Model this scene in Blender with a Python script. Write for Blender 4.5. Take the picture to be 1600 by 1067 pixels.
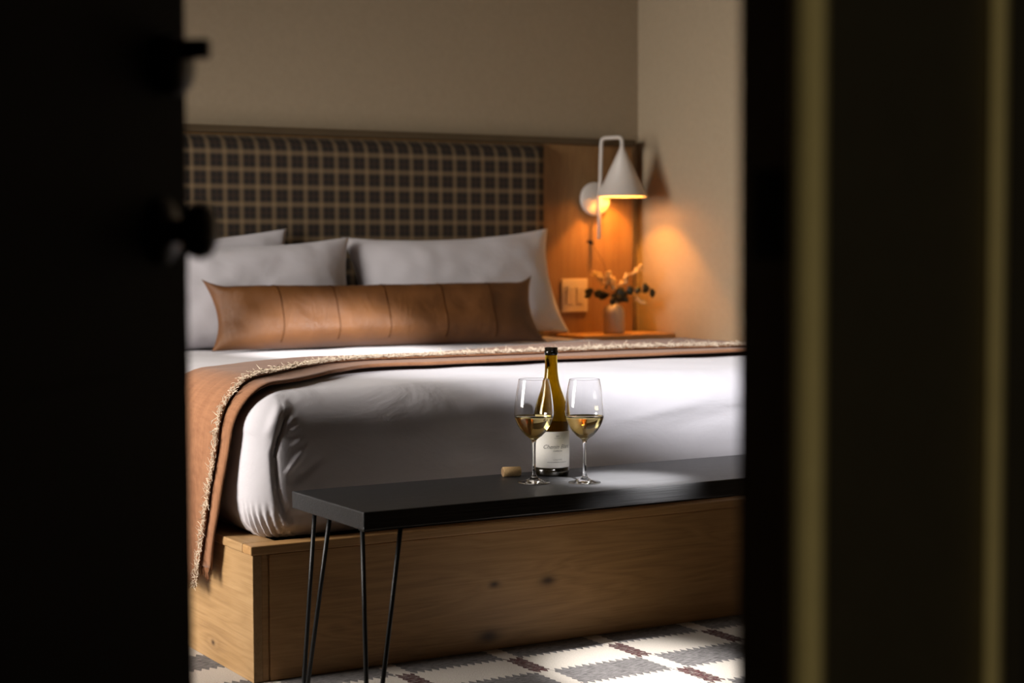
import bpy, bmesh, math, random
from mathutils import Vector, Matrix, noise

random.seed(7)
scene = bpy.context.scene
for o in list(bpy.data.objects):
    bpy.data.objects.remove(o)
C = scene.collection

# ------------------------------------------------------------------ camera
yaw, pitch, roll, CAM_H = math.radians(30.7), math.radians(3.07), math.radians(-0.2), 0.98
fw = Vector((math.sin(yaw) * math.cos(pitch), math.cos(yaw) * math.cos(pitch), -math.sin(pitch)))
r0 = Vector((math.cos(yaw), -math.sin(yaw), 0)); u0 = r0.cross(fw)
rt = (r0 * math.cos(roll) + u0 * math.sin(roll)).normalized(); up = rt.cross(fw)
cam = bpy.data.objects.new('camera', bpy.data.cameras.new('camera'))
C.objects.link(cam)
M = Matrix((rt, up, -fw)).transposed().to_4x4(); M.translation = (0, 0, CAM_H)
cam.matrix_world = M
cam.data.sensor_width = 36; cam.data.lens = 60.0; cam.data.clip_start = 0.05
cam.data.dof.use_dof = True; cam.data.dof.focus_distance = 3.98; cam.data.dof.aperture_fstop = 2.8
scene.camera = cam

# ------------------------------------------------------------------ world, lights, exposure
w = bpy.data.worlds.new('world'); scene.world = w; w.use_nodes = True
bg = w.node_tree.nodes['Background']
bg.inputs[0].default_value = (0.60, 0.62, 0.70, 1); bg.inputs[1].default_value = 0.004
vs = scene.view_settings
vs.view_transform = 'Standard'; vs.look = 'None'; vs.gamma = 1; vs.use_curve_mapping = False
vs.exposure = 1.92

def aim(o, target):
    d = Vector(target) - o.location
    o.rotation_euler = d.to_track_quat('-Z', 'Y').to_euler()

def area(name, loc, target, sx, sy, power, color, spread=180):
    l = bpy.data.lights.new(name, 'AREA'); l.shape = 'RECTANGLE'; l.size = sx; l.size_y = sy
    l.energy = power; l.color = color; l.spread = math.radians(spread)
    o = bpy.data.objects.new(name, l); C.objects.link(o); o.location = loc; aim(o, target)
    return o

def spot(name, loc, target, deg, power, color, blend, radius, scale=(1, 1, 1)):
    l = bpy.data.lights.new(name, 'SPOT'); l.spot_size = math.radians(deg); l.spot_blend = blend
    l.energy = power; l.color = color; l.shadow_soft_size = radius
    o = bpy.data.objects.new(name, l); C.objects.link(o); o.location = loc; aim(o, target)
    o.scale = scale
    return o

# daylight through the window in the left wall
area('window_daylight', (-0.72, 4.22, 1.45), (1.7, 4.38, .60), 1.2, 1.5, 12.0, (1.0, 0.94, 0.88), 85)
# added spots standing in for light bands through slats: pillow, duvet, bench, rug
BEAM_ORIGIN = (1.55, 1.30, 2.42)
spot('added_beam_pillow', BEAM_ORIGIN, (2.34, 5.01, 0.645), 11, 700, (1.0, 0.97, 0.95), 0.9, 0.03, (1.0, 0.62, 1.0))
spot('added_beam_duvet', BEAM_ORIGIN, (2.74, 3.95, 0.65), 36, 220, (0.97, 0.97, 1.0), 0.8, 0.03, (1.0, 0.42, 1.0))
spot('added_beam_bench', BEAM_ORIGIN, (2.225, 3.24, 0.45), 8, 2000, (1.0, 0.98, 0.97), 0.9, 0.03, (0.9, 0.6, 1.0))
spot('added_beam_rug', BEAM_ORIGIN, (2.27, 3.20, 0.0), 15, 400, (1.0, 0.97, 0.95), 0.9, 0.03, (0.7, 0.7, 1.0))
# far window at the end of the hallway, grazing the door casing
area('hall_daylight', (-3.2, 0.90, 1.25), (1.0, 0.975, 1.2), 0.10, 2.2, 10.0, (1.0, 0.86, 0.50))

# ------------------------------------------------------------------ helpers
def obj(name, me, mat=None, parent=None, smooth=False):
    if isinstance(me, bmesh.types.BMesh):
        bm = me; me = bpy.data.meshes.new(name); bm.normal_update(); bm.to_mesh(me); bm.free()
    o = bpy.data.objects.new(name, me); C.objects.link(o)
    if mat: me.materials.append(mat)
    if parent: o.parent = parent
    if smooth:
        for p in me.polygons: p.use_smooth = True
    return o

def thing(name, label, cat, loc=(0, 0, 0), group=None):
    o = bpy.data.objects.new(name, None); C.objects.link(o); o.location = loc
    o.empty_display_size = 0.05
    return tag(o, label, cat, group)

def tag(o, label, cat, group=None):
    o['label'] = label; o['category'] = cat
    if group: o['group'] = group
    return o

def struct(o, label=None):
    o['kind'] = 'structure'
    if label: o['label'] = label
    return o

def box(bm, lo, hi, bev=0.0, seg=2):
    lo, hi = Vector(lo), Vector(hi)
    r = bmesh.ops.create_cube(bm, size=1.0)
    vsn = r['verts']
    for v in vsn:
        v.co = Vector(((v.co.x + .5) * (hi.x - lo.x) + lo.x, (v.co.y + .5) * (hi.y - lo.y) + lo.y, (v.co.z + .5) * (hi.z - lo.z) + lo.z))
    if bev > 0:
        es = list({e for v in vsn for e in v.link_edges})
        bmesh.ops.bevel(bm, geom=es, offset=bev, segments=seg, affect='EDGES', profile=0.5)
    return bm

def boxes(*args, bev=0.0):
    bm = bmesh.new()
    for lo, hi in args: box(bm, lo, hi, bev)
    return bm

def lathe(prof, n=64, closed=False, cap=True):
    """prof: list of (radius, z); closed joins last to first"""
    bm = bmesh.new(); rings = []
    for r, z in prof:
        if r < 1e-6: rings.append([bm.verts.new((0, 0, z))])
        else: rings.append([bm.verts.new((r * math.cos(2 * math.pi * i / n), r * math.sin(2 * math.pi * i / n), z)) for i in range(n)])
    pairs = list(zip(rings[:-1], rings[1:]))
    if closed: pairs.append((rings[-1], rings[0]))
    for a, b in pairs:
        for i in range(n):
            j = (i + 1) % n
            if len(a) == 1 and len(b) == 1: continue
            if len(a) == 1: bm.faces.new((a[0], b[j], b[i]))
            elif len(b) == 1: bm.faces.new((a[i], a[j], b[0]))
            else: bm.faces.new((a[i], a[j], b[j], b[i]))
    if cap and not closed:
        if len(rings[0]) > 1: bm.faces.new(rings[0][::-1])
        if len(rings[-1]) > 1: bm.faces.new(rings[-1])
    bmesh.ops.recalc_face_normals(bm, faces=bm.faces)
    return bm

def tube(bm, pts, rad, n=10, cap=True):
    pts = [Vector(p) for p in pts]
    rads = rad if isinstance(rad, (list, tuple)) else [rad] * len(pts)
    rings = []; prev = None
    for i, p in enumerate(pts):
        t = (pts[min(i + 1, len(pts) - 1)] - pts[max(i - 1, 0)]).normalized()
        if prev is None:
            a = Vector((0, 0, 1)) if abs(t.z) < .9 else Vector((1, 0, 0))
            nx = t.cross(a).normalized()
        else:
            nx = (prev - t * prev.dot(t)).normalized()
        prev = nx; ny = t.cross(nx)
        rings.append([bm.verts.new(p + (nx * math.cos(2 * math.pi * k / n) + ny * math.sin(2 * math.pi * k / n)) * rads[i]) for k in range(n)])
    for a, b in zip(rings[:-1], rings[1:]):
        for k in range(n):
            bm.faces.new((a[k], a[(k + 1) % n], b[(k + 1) % n], b[k]))
    if cap:
        bm.faces.new(rings[0][::-1]); bm.faces.new(rings[-1])
    return bm

def smoothpath(pts, n=8):
    """Catmull-Rom through pts"""
    P = [Vector(p) for p in pts]; P = [2 * P[0] - P[1]] + P + [2 * P[-1] - P[-2]]
    out = []
    for i in range(1, len(P) - 2):
        for k in range(n):
            t = k / n
            a, b, c, d = P[i - 1], P[i], P[i + 1], P[i + 2]
            out.append(0.5 * ((2 * b) + (c - a) * t + (2 * a - 5 * b + 4 * c - d) * t * t + (3 * b - a - 3 * c + d) * t ** 3))
    out.append(P[-2]); return out

def interp(x, tab):
    if x <= tab[0][0]: return tab[0][1]
    for (a, ya), (b, yb) in zip(tab[:-1], tab[1:]):
        if x <= b:
            t = (x - a) / (b - a); t = t
            return ya + (yb - ya) * t
    return tab[-1][1]

def smoothtab(tab, n=200, passes=10):
    xs = [tab[0][0] + (tab[-1][0] - tab[0][0]) * i / n for i in range(n + 1)]
    ys = [interp(x, tab) for x in xs]
    for _ in range(passes):
        ys = [ys[0]] + [(ys[i - 1] + ys[i] * 2 + ys[i + 1]) / 4 for i in range(1, n)] + [ys[-1]]
    return list(zip(xs, ys))

def nz(x, y=0, z=0):
    return noise.noise(Vector((x, y, z)))

# ------------------------------------------------------------------ materials
class NT:
    def __init__(s, name):
        s.m = bpy.data.materials.new(name); s.m.use_nodes = True
        s.t = s.m.node_tree; s.b = s.t.nodes['Principled BSDF']
        s.tc = s.t.nodes.new('ShaderNodeTexCoord')
        g = s.t.nodes.new('ShaderNodeNewGeometry'); s.pos = g.outputs['Position']
    def n(s, kind, **kw):
        nd = s.t.nodes.new('ShaderNode' + kind)
        for k, v in kw.items():
            if k.startswith('i_'): nd.inputs[k[2:].replace('_', ' ')].default_value = v
            else: setattr(nd, k, v)
        return nd
    def l(s, a, b): s.t.links.new(a, b)
    def math(s, op, a, b=None, c=None, clamp=False):
        nd = s.n('Math', operation=op, use_clamp=clamp)
        for i, v in enumerate((a, b, c)):
            if v is None: continue
            if isinstance(v, (int, float)): nd.inputs[i].default_value = v
            else: s.l(v, nd.inputs[i])
        return nd.outputs[0]
    def mix(s, f, a, b, mode='MIX'):
        nd = s.n('Mix', data_type='RGBA', blend_type=mode)
        for i, v in ((0, f), (6, a), (7, b)):
            if isinstance(v, (int, float)): nd.inputs[i].default_value = v
            elif isinstance(v, tuple): nd.inputs[i].default_value = (*v, 1) if len(v) == 3 else v
            else: s.l(v, nd.inputs[i])
        return nd.outputs[2]
    def mapped(s, src, scale=(1, 1, 1), loc=(0, 0, 0), rot=(0, 0, 0)):
        nd = s.n('Mapping'); nd.inputs['Scale'].default_value = scale
        nd.inputs['Location'].default_value = loc; nd.inputs['Rotation'].default_value = rot
        s.l(src, nd.inputs['Vector']); return nd.outputs[0]
    def noise(s, vec, scale, detail=4, rough=.55, dist=0.0):
        nd = s.n('TexNoise'); nd.inputs['Scale'].default_value = scale; nd.inputs['Detail'].default_value = detail
        nd.inputs['Roughness'].default_value = rough; nd.inputs['Distortion'].default_value = dist
        s.l(vec, nd.inputs['Vector']); return nd.outputs['Fac']
    def ramp(s, f, stops):
        nd = s.n('ValToRGB'); e = nd.color_ramp.elements
        while len(e) < len(stops): e.new(.5)
        for el, (p, c) in zip(e, stops): el.position = p; el.color = (*c, 1) if len(c) == 3 else c
        s.l(f, nd.inputs[0]); return nd.outputs[0]
    def col(s, c):
        if isinstance(c, tuple): s.b.inputs['Base Color'].default_value = (*c, 1)
        else: s.l(c, s.b.inputs['Base Color'])
    def set(s, **kw):
        for k, v in kw.items():
            k = k.replace('_', ' ')
            if isinstance(v, (int, float)): s.b.inputs[k].default_value = v
            elif isinstance(v, tuple): s.b.inputs[k].default_value = v
            else: s.l(v, s.b.inputs[k])
        return s
    def bump(s, h, strength, dist=0.01):
        nd = s.n('Bump'); nd.inputs['Strength'].default_value = strength; nd.inputs['Distance'].default_value = dist
        s.l(h, nd.inputs['Height']); s.l(nd.outputs[0], s.b.inputs['Normal'])

def plain(name, c, rough=.5, **kw):
    t = NT(name); t.col(c); t.set(Roughness=rough, **kw); return t.m

def speckle(name, c1, c2, scale, rough=.8, bump=.15, dist=.002, detail=6):
    t = NT(name); f = t.noise(t.pos, scale, detail)
    t.col(t.ramp(f, [(.3, c1), (.7, c2)])); t.set(Roughness=rough); t.bump(f, bump, dist); return t.m

def wood(name, axis, dark, mid, light, rough=.5, knots=(), bump=.12):
    t = NT(name)
    sc = {'x': (1.0, 9, 9), 'y': (9, 1.0, 9), 'z': (9, 9, 1.0)}[axis]
    fine = {'x': (5, 260, 260), 'y': (260, 5, 260), 'z': (260, 260, 5)}[axis]
    vec = t.pos
    warp = None
    kmask = None
    for (kx, ky, kz, kr) in knots:
        d = t.n('VectorMath', operation='DISTANCE'); t.l(t.mapped(vec, (.55, .55, 1.0)), d.inputs[0])
        d.inputs[1].default_value = (kx * .55, ky * .55, kz)
        dd = t.math('DIVIDE', d.outputs['Value'], kr)
        e = t.math('POWER', 2.718, t.math('MULTIPLY', t.math('MULTIPLY', dd, dd), -1.0))
        k2 = t.math('POWER', 2.718, t.math('MULTIPLY', dd, -.28))
        kmask = e if kmask is None else t.math('MAXIMUM', kmask, e)
        warp = k2 if warp is None else t.math('ADD', warp, k2)
    big = t.noise(t.mapped(vec, sc), 1.6, 3, .5, .6)
    if warp is not None: big = t.math('ADD', big, t.math('MULTIPLY', warp, .22))
    rings = t.math('FRACT', t.math('MULTIPLY', big, 7.0))
    tri = t.math('ABSOLUTE', t.math('SUBTRACT', t.math('MULTIPLY', rings, 2.0), 1.0))
    fin = t.noise(t.mapped(vec, fine), 1.0, 3, .6)
    blotch = t.noise(vec, 2.3, 2)
    f = t.math('ADD', t.math('MULTIPLY', tri, .16), t.math('ADD', t.math('MULTIPLY', fin, .45), t.math('MULTIPLY', blotch, .48)))
    c = t.ramp(f, [(.25, dark), (.52, mid), (.8, light)])
    if kmask is not None: c = t.mix(t.math('MULTIPLY', kmask, .9), c, (.035, .015, .006))
    t.col(c); t.set(Roughness=rough); t.bump(fin, bump, .002); return t.m

MAT = {}
MAT['wall'] = speckle('wall_paint', (.36, .285, .190), (.385, .305, .204), 55, .85, .05)
MAT['ceiling'] = speckle('ceiling_paint', (.32, .28, .22), (.34, .30, .24), 40, .9, .05)
MAT['oak'] = wood('oak_front', 'x', (.27, .135, .045), (.43, .235, .088), (.55, .32, .135), .48,
                  ((2.064, 3.565, .167, .008), (2.218, 3.565, .161, .012), (2.047, 3.565, .041, .017)))
MAT['oak_side'] = wood('oak_side', 'y', (.25, .14, .055), (.38, .225, .095), (.48, .30, .14), .5, ((1.437, 3.818, .05, .007),))
MAT['oak_panel'] = wood('oak_headboard_panel', 'z', (.18, .092, .030), (.245, .132, .048), (.30, .17, .065), .5)
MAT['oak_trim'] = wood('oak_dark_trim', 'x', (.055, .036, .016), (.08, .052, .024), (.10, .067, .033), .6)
MAT['black_wood'] = wood('ebonised_wood', 'x', (.012, .012, .0125), (.022, .022, .023), (.034, .034, .036), .42, (), .55)
MAT['black_metal'] = plain('black_powder_coat', (.008, .008, .008), .42, Metallic=.2)
MAT['black_paint'] = speckle('black_door_paint', (.0012, .001, .0009), (.0018, .0015, .0013), 30, .8, .03)
MAT['jamb'] = speckle('dark_brown_jamb_paint', (.09, .06, .032), (.105, .07, .038), 30, .6, .05)
MAT['casing'] = speckle('olive_casing_paint', (.30, .25, .13), (.33, .275, .145), 30, .65, .04)
MAT['bronze'] = plain('dark_bronze', (.010, .008, .006), .4, Metallic=.8)
MAT['white_metal'] = plain('white_powder_coat', (.62, .57, .52), .45)
MAT['shade_in'] = plain('white_enamel_inside', (.85, .80, .72), .5)
MAT['cream_plastic'] = plain('cream_plastic', (.62, .52, .40), .4)
MAT['ceramic'] = plain('cream_ceramic', (.52, .43, .34), .35)
MAT['cork'] = speckle('cork', (.36, .22, .09), (.55, .37, .18), 420, .85, .5, .002)
MAT['cork_stained'] = speckle('cork_stained_end', (.16, .09, .04), (.27, .16, .07), 420, .85, .4, .002)

def fabric_white():
    t = NT('white_cotton')
    wv = t.noise(t.mapped(t.pos, (1, 1, 1)), 900, 2)
    cr = t.noise(t.mapped(t.pos, (3.2, 3.2, 6), rot=(.3, .5, .4)), 1.6, 5, .55, .7)
    t.col((.55, .525, .55)); t.set(Roughness=.85, Sheen_Weight=.15)
    h = t.math('ADD', t.math('MULTIPLY', cr, 1.0), t.math('MULTIPLY', wv, .02))
    t.bump(h, .20, .03); return t.m
MAT['cotton'] = fabric_white()

def throw_mat(name, c1, c2):
    t = NT(name)
    w1 = t.noise(t.mapped(t.pos, (420, 22, 60)), 1, 2)
    w2 = t.noise(t.mapped(t.pos, (25, 500, 25)), 1, 2)
    sl = t.noise(t.mapped(t.pos, (3, 28, 3)), 1, 4)
    f = t.math('ADD', t.math('MULTIPLY', w1, .3), t.math('ADD', t.math('MULTIPLY', w2, .3), t.math('MULTIPLY', sl, .4)))
    t.col(t.ramp(f, [(.35, c1), (.65, c2)])); t.set(Roughness=.95, Sheen_Weight=.1)
    t.bump(f, .55, .004); return t.m
MAT['throw'] = throw_mat('terracotta_wool', (.185, .072, .027), (.32, .142, .062))
MAT['fringe'] = speckle('cream_wool_fringe', (.55, .44, .32), (.72, .60, .46), 120, .95, .1)

def leather():
    t = NT('cognac_leather')
    a = t.noise(t.pos, 7, 4); g = t.n('TexVoronoi', feature='DISTANCE_TO_EDGE'); g.inputs['Scale'].default_value = 330
    t.l(t.pos, g.inputs['Vector'])
    t.col(t.ramp(a, [(.3, (.088, .030, .005)), (.7, (.142, .051, .009))]))
    t.set(Roughness=t.math('ADD', .44, t.math('MULTIPLY', a, .2)))
    wr = t.noise(t.mapped(t.pos, (9, 9, 3.5), rot=(0, .5, 0)), 1.5, 3, .5, 1.0)
    h = t.math('ADD', t.math('MULTIPLY', g.outputs[0], .25), t.math('MULTIPLY', wr, 1.2))
    t.bump(h, .45, .012); return t.m
MAT['leather'] = leather()
MAT['leather_seam'] = plain('dark_leather_seam', (.040, .014, .004), 1.0, Specular_IOR_Level=0.0)

def plaid():
    t = NT('plaid_wool')
    sx = t.n('SeparateXYZ'); t.l(t.pos, sx.inputs[0])
    def lines(c, off, per, wid, soft):
        f = t.math('FRACT', t.math('DIVIDE', t.math('ADD', c, off), per))
        d = t.math('ABSOLUTE', t.math('SUBTRACT', f, .5))          # 0 at the line
        return t.math('SUBTRACT', 1.0, t.math('SMOOTH_MIN', 1.0, t.math('DIVIDE', t.math('MAXIMUM', t.math('SUBTRACT', d, wid), 0.0), soft), .02), clamp=True)
    x, z = sx.outputs[0], sx.outputs[2]
    per = .0605
    vx = lines(x, per / 2 - 2.175, per, .02, .21); hz = lines(z, per / 2 - 1.3245, per, .02, .21)
    vr = lines(x, -2.175, per, .03, .10); hr = lines(z, -1.3245, per, .03, .10)
    vd = lines(x, per * .25 - 2.175, per / 2, .05, .2)
    tw = t.math('SINE', t.math('MULTIPLY', t.math('ADD', x, z), 2600.0))
    base = t.mix(t.math('MULTIPLY', t.math('ADD', vr, hr), .5, clamp=True), (.016, .012, .009), (.042, .022, .012))
    base = t.mix(t.math('MULTIPLY', vd, .25), base, (.030, .025, .020))
    c = t.mix(t.math('MULTIPLY', vx, .42), base, (.32, .22, .115))
    c = t.mix(t.math('MULTIPLY', hz, .40), c, (.34, .23, .12))
    t.col(c); t.set(Roughness=.95); t.bump(tw, .25, .001); return t.m
MAT['plaid'] = plaid()

def rug_mat():
    t = NT('flatweave_rug')
    sx = t.n('SeparateXYZ'); t.l(t.pos, sx.inputs[0]); x, y = sx.outputs[0], sx.outputs[1]
    tooth = t.math('PINGPONG', x, .0095)
    tooth = t.math('MULTIPLY', t.math('SUBTRACT', tooth, .00475), 2.3)
    yy = t.math('ADD', y, tooth)
    row = t.math('DIVIDE', t.math('SUBTRACT', yy, 3.181 - .142 * 30), .142)
    par = t.math('MODULO', t.math('FLOOR', row), 2.0)                # 0 grey row, 1 cream row
    xt = t.math('ADD', x, t.math('MULTIPLY', t.math('SUBTRACT', t.math('PINGPONG', y, .012), .006), .5))
    cf = t.math('FRACT', t.math('DIVIDE', t.math('SUBTRACT', xt, 2.322 - .29 * 20), .29))
    nar = t.math('LESS_THAN', cf, .15)
    nse = t.noise(t.mapped(t.pos, (330, 330, 330)), 1, 3, .7)
    strands = t.noise(t.mapped(t.pos, (45, 460, 1)), 1, 2, .6)
    cream = t.ramp(nse, [(.3, (.46, .41, .35)), (.7, (.66, .60, .53))])
    grey = t.ramp(strands, [(.36, (.045, .04, .038)), (.68, (.30, .28, .275))])
    st = t.noise(t.mapped(t.pos, (60, 420, 1)), 1, 2, .5)
    red = t.ramp(st, [(.42, (.085, .012, .014)), (.54, (.035, .022, .02)), (.66, (.40, .34, .30))])
    wide = t.mix(par, grey, cream)
    narrow = t.mix(par, cream, red)
    t.col(t.mix(nar, wide, narrow)); t.set(Roughness=1.0)
    h = t.math('ADD', nse, t.math('MULTIPLY', strands, .8)); t.bump(h, .8, .004); return t.m
MAT['rug'] = rug_mat()

def glass(name, col, rough=0.0, ior=1.46):
    t = NT(name); t.col(col); t.set(Roughness=rough, IOR=ior, Transmission_Weight=1.0); return t.m
MAT['clear_glass'] = glass('clear_glass', (1, 1, 1))
MAT['green_glass'] = glass('olive_bottle_glass', (.46, .31, .02), 0.0, 1.42)
MAT['wine'] = glass('white_wine', (.94, .80, .38), 0.0, 1.34)
MAT['bottle_dark'] = plain('dark_base_glass', (.008, .006, .003), .15)
MAT['paper'] = speckle('label_paper', (.66, .63, .58), (.70, .67, .62), 300, .7, .05)
MAT['ink'] = plain('label_ink', (.08, .075, .07), .7)
MAT['leaf'] = speckle('dark_leaf', (.010, .014, .006), (.025, .030, .012), 60, .5, .1)
MAT['flower'] = speckle('cream_flower', (.62, .46, .22), (.75, .58, .32), 90, .8, .1)
MAT['stem'] = plain('stem_brown', (.09, .05, .02), .7)
MAT['pod'] = plain('dried_dark_bloom', (.03, .012, .006), .9)
MAT['window_white'] = plain('window_frame_paint', (.6, .58, .54), .5)

def bulb_mat():
    t = NT('lit_bulb'); t.col((1, .8, .5)); t.set(Emission_Color=(1.0, .60, .26, 1), Emission_Strength=35.0); return t.m
MAT['bulb'] = bulb_mat()

# ------------------------------------------------------------------ room shell
WX0, WX1, WY0, WY1, H = -0.55, 3.994, 1.026, 5.72, 2.62
JX0, JX1, JH = 0.004, 0.861, 2.06       # door opening
JY0, JY1 = WY0, 1.090                   # hall face and room face of the foot wall at the door
struct(obj('floor', boxes(((-4, -2.5, -.1), (WX1 + .12, WY1 + .12, 0))), speckle('oak_floor', (.10, .065, .035), (.15, .10, .055), 12, .5, .05)))
struct(obj('ceiling', boxes(((WX0 - .12, WY0, H), (WX1 + .12, WY1 + .12, H + .1))), MAT['ceiling']))
struct(obj('wall_head', boxes(((WX0 - .12, WY1, 0), (WX1 + .12, WY1 + .12, H))), MAT['wall']))
struct(obj('wall_right', boxes(((WX1, JY1, 0), (WX1 + .12, WY1, H))), MAT['wall']))
WIN = (3.58, 4.86, .65, 2.25)
struct(obj('wall_left', boxes(((WX0 - .12, JY1, 0), (WX0, WY1, WIN[2])), ((WX0 - .12, JY1, WIN[3]), (WX0, WY1, H)),
                              ((WX0 - .12, JY1, WIN[2]), (WX0, WIN[0], WIN[3])), ((WX0 - .12, WIN[1], WIN[2]), (WX0, WY1, WIN[3]))), MAT['wall']))
struct(obj('wall_foot', boxes(((-4, JY0, 0), (JX0 - .02, JY1, H)), ((JX1 + .02, JY0, 0), (WX1 + .12, JY1, H)), ((JX0 - .02, JY0, JH + .02), (JX1 + .02, JY1, H))), MAT['jamb']))
win = struct(obj('window_1', boxes(((WX0 - .10, WIN[0], WIN[2]), (WX0 - .04, WIN[0] + .05, WIN[3])), ((WX0 - .10, WIN[1] - .05, WIN[2]), (WX0 - .04, WIN[1], WIN[3])),
                                   ((WX0 - .10, WIN[0] + .05, WIN[2]), (WX0 - .04, WIN[1] - .05, WIN[2] + .05)), ((WX0 - .10, WIN[0] + .05, WIN[3] - .05), (WX0 - .04, WIN[1] - .05, WIN[3]))), MAT['window_white']))
struct(obj('baseboard_right', boxes(((WX1 - .014, JY1, 0.0), (WX1, WY1, .11)), bev=.003), MAT['oak_trim']))
# door lining (jamb boards) with a strike plate
jr = struct(obj('trim_1', boxes(((JX1, JY0 - .002, 0), (JX1 + .02, JY1 + .002, JH + .02)), bev=.002), MAT['jamb']), 'dark brown right door jamb with a black strike plate')
obj('strike_plate', boxes(((JX1 - .0025, 1.034, .972), (JX1 + .001, 1.072, 1.043)), bev=.001), MAT['bronze'], jr)
struct(obj('trim_2', boxes(((JX0 - .02, JY0 - .002, 0), (JX0, JY1 + .002, JH + .02)), ((JX0, JY0 - .002, JH), (JX1, JY1 + .002, JH + .02)), bev=.002), MAT['jamb']))
# hall-side casing: flat board with a raised back band
CY = JY0 - .034
c1 = struct(obj('trim_3', boxes(((JX1 + .001, CY, 0), (JX1 + .178, JY0 - .002, JH + .15)), bev=.004), MAT['casing']), 'olive painted door casing board with raised back band')
obj('back_band', boxes(((JX1 + .1785, CY - .013, 0), (JX1 + .215, JY0 - .002, JH + .18)), bev=.004), MAT['casing'], c1)
c2 = struct(obj('trim_4', boxes(((JX0 - .178, CY, 0), (JX0 - .001, JY0 - .002, JH + .15)), bev=.004), MAT['casing']))
struct(obj('trim_5', boxes(((JX0 - .0005, CY, JH + .001), (JX1 + .0005, JY0 - .002, JH + .15)), bev=.004), MAT['casing']))

# open door leaf at the left
door = bpy.data.objects.new('door_1', None); C.objects.link(door); struct(door, 'black entry door standing half open with a round knob')
door.location = (.010, JY1 + .002, 0); door.rotation_euler = (0, 0, math.radians(44.4))
DW = .842
obj('door_leaf', boxes(((0, 0, .008), (DW, .042, JH - .006)), bev=.002), MAT['black_paint'], door)
for z0, z1 in ((.16, .86), (1.30, 1.93)):
    obj('door_panel', boxes(((.14, -.003, z0), (DW - .14, .0, z1)), bev=.001), MAT['black_paint'], door)
kn = obj('door_knob', lathe([(0, 0), (.033, 0), (.034, .004), (.031, .008), (.013, .011), (.011, .030), (.016, .031), (.026, .034), (.0285, .042), (.026, .050), (.016, .056), (0, .058)], 40), MAT['bronze'], door, True)
kn.rotation_euler = (math.radians(90), 0, 0); kn.location = (DW - .062, 0, 1.0)
db = obj('deadbolt', lathe([(0, 0), (.030, 0), (.031, .012), (.027, .022), (.0, .024)], 40), MAT['bronze'], door, True)
db.rotation_euler = (math.radians(90), 0, 0); db.location = (DW - .052, 0, 1.165)
bm = bmesh.new(); box(bm, (-.006, .004, .020), (.006, .024, .050), .003); 
tt = obj('thumb_turn', bm, MAT['bronze'], db)

# ------------------------------------------------------------------ rug
rug = obj('area_rug', boxes(((1.05, 2.78, 0.0), (3.75, 5.2, .006)), bev=.002), MAT['rug'])
tag(rug, 'flatwoven cream, charcoal and dark red checked rug under the bed and bench', 'rug')
FL = .006

# ------------------------------------------------------------------ bed frame
BX0, BX1, BY0, BY1 = 1.437, 3.523, 3.565, 5.60
bed = thing('platform_bed', 'oak platform bed base with plain panel sides and a flat cap rail', 'bed', (BX0, BY0, FL))
def part(name, lo, hi, mat, parent, bev=.002, origin=(BX0, BY0, FL)):
    o = Vector(origin)
    return obj(name, boxes((Vector(lo) - o, Vector(hi) - o), bev=bev), mat, parent)
part('side_panel', (BX0, BY0, FL), (BX0 + .022, BY1, .296), MAT['oak_side'], bed)
part('side_panel', (BX1 - .022, BY0, FL), (BX1, BY1, .296), MAT['oak_side'], bed)
part('corner_strip', (BX0 + .0225, BY0 + .004, FL), (BX0 + .040, BY0 + .02, .296), MAT['oak'], bed)
part('front_panel', (BX0 + .0405, BY0, FL), (BX1 - .0225, BY0 + .022, .296), MAT['oak'], bed)
part('cap_rail', (BX0 - .006, BY0 - .006, .297), (BX1 + .006, BY0 + .046, .318), MAT['oak'], bed, .003)
part('cap_rail', (BX0 - .006, BY0 + .0468, .297), (BX0 + .075, BY1, .318), MAT['oak_side'], bed, .003)
part('cap_rail', (BX1 - .075, BY0 + .0468, .297), (BX1 + .006, BY1, .318), MAT['oak_side'], bed, .003)
part('platform', (BX0 + .08, BY0 + .05, .28), (BX1 - .08, BY1, .3), MAT['oak_trim'], bed)

# ------------------------------------------------------------------ headboard
hb = thing('headboard', 'wall mounted headboard with dark plaid upholstery on an oak backing panel', 'headboard', (1.0, 5.719, .0))
def hpart(name, lo, hi, mat, bev=.003, smooth=False):
    return part(name, lo, hi, mat, hb, bev, (1.0, 5.719, 0))
hpart('wood_panel', (1.0, 5.665, .20), (3.929, 5.719, 1.392), MAT['oak_panel'], .002)
hpart('cap_trim', (1.0, 5.650, 1.3925), (3.935, 5.719, 1.418), MAT['oak_trim'], .003)
# padded upholstery
bm = bmesh.new(); NXh, NZh = 90, 50
x0, x1, z0, z1 = 1.42, 3.506, .22, 1.386
g = {}
for i in range(NXh + 1):
    for k in range(NZh + 1):
        a, b = i / NXh, k / NZh
        e = min(a * (x1 - x0), (1 - a) * (x1 - x0), b * (z1 - z0), (1 - b) * (z1 - z0))
        d = .055 * (1 - math.exp(-e / .018)) + .004
        g[i, k] = bm.verts.new((x0 + a * (x1 - x0) - 1.0, 5.6645 - d - 5.719, z0 + b * (z1 - z0)))
for i in range(NXh):
    for k in range(NZh):
        bm.faces.new((g[i, k], g[i + 1, k], g[i + 1, k + 1], g[i, k + 1]))
edges = [e for e in bm.edges if e.is_boundary]
ex = bmesh.ops.extrude_edge_only(bm, edges=edges)
for v in [v for v in ex['geom'] if isinstance(v, bmesh.types.BMVert)]: v.co.y = 5.6648 - 5.719
bmesh.ops.recalc_face_normals(bm, faces=bm.faces)
obj('plaid_upholstery', bm, MAT['plaid'], hb, True)

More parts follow.
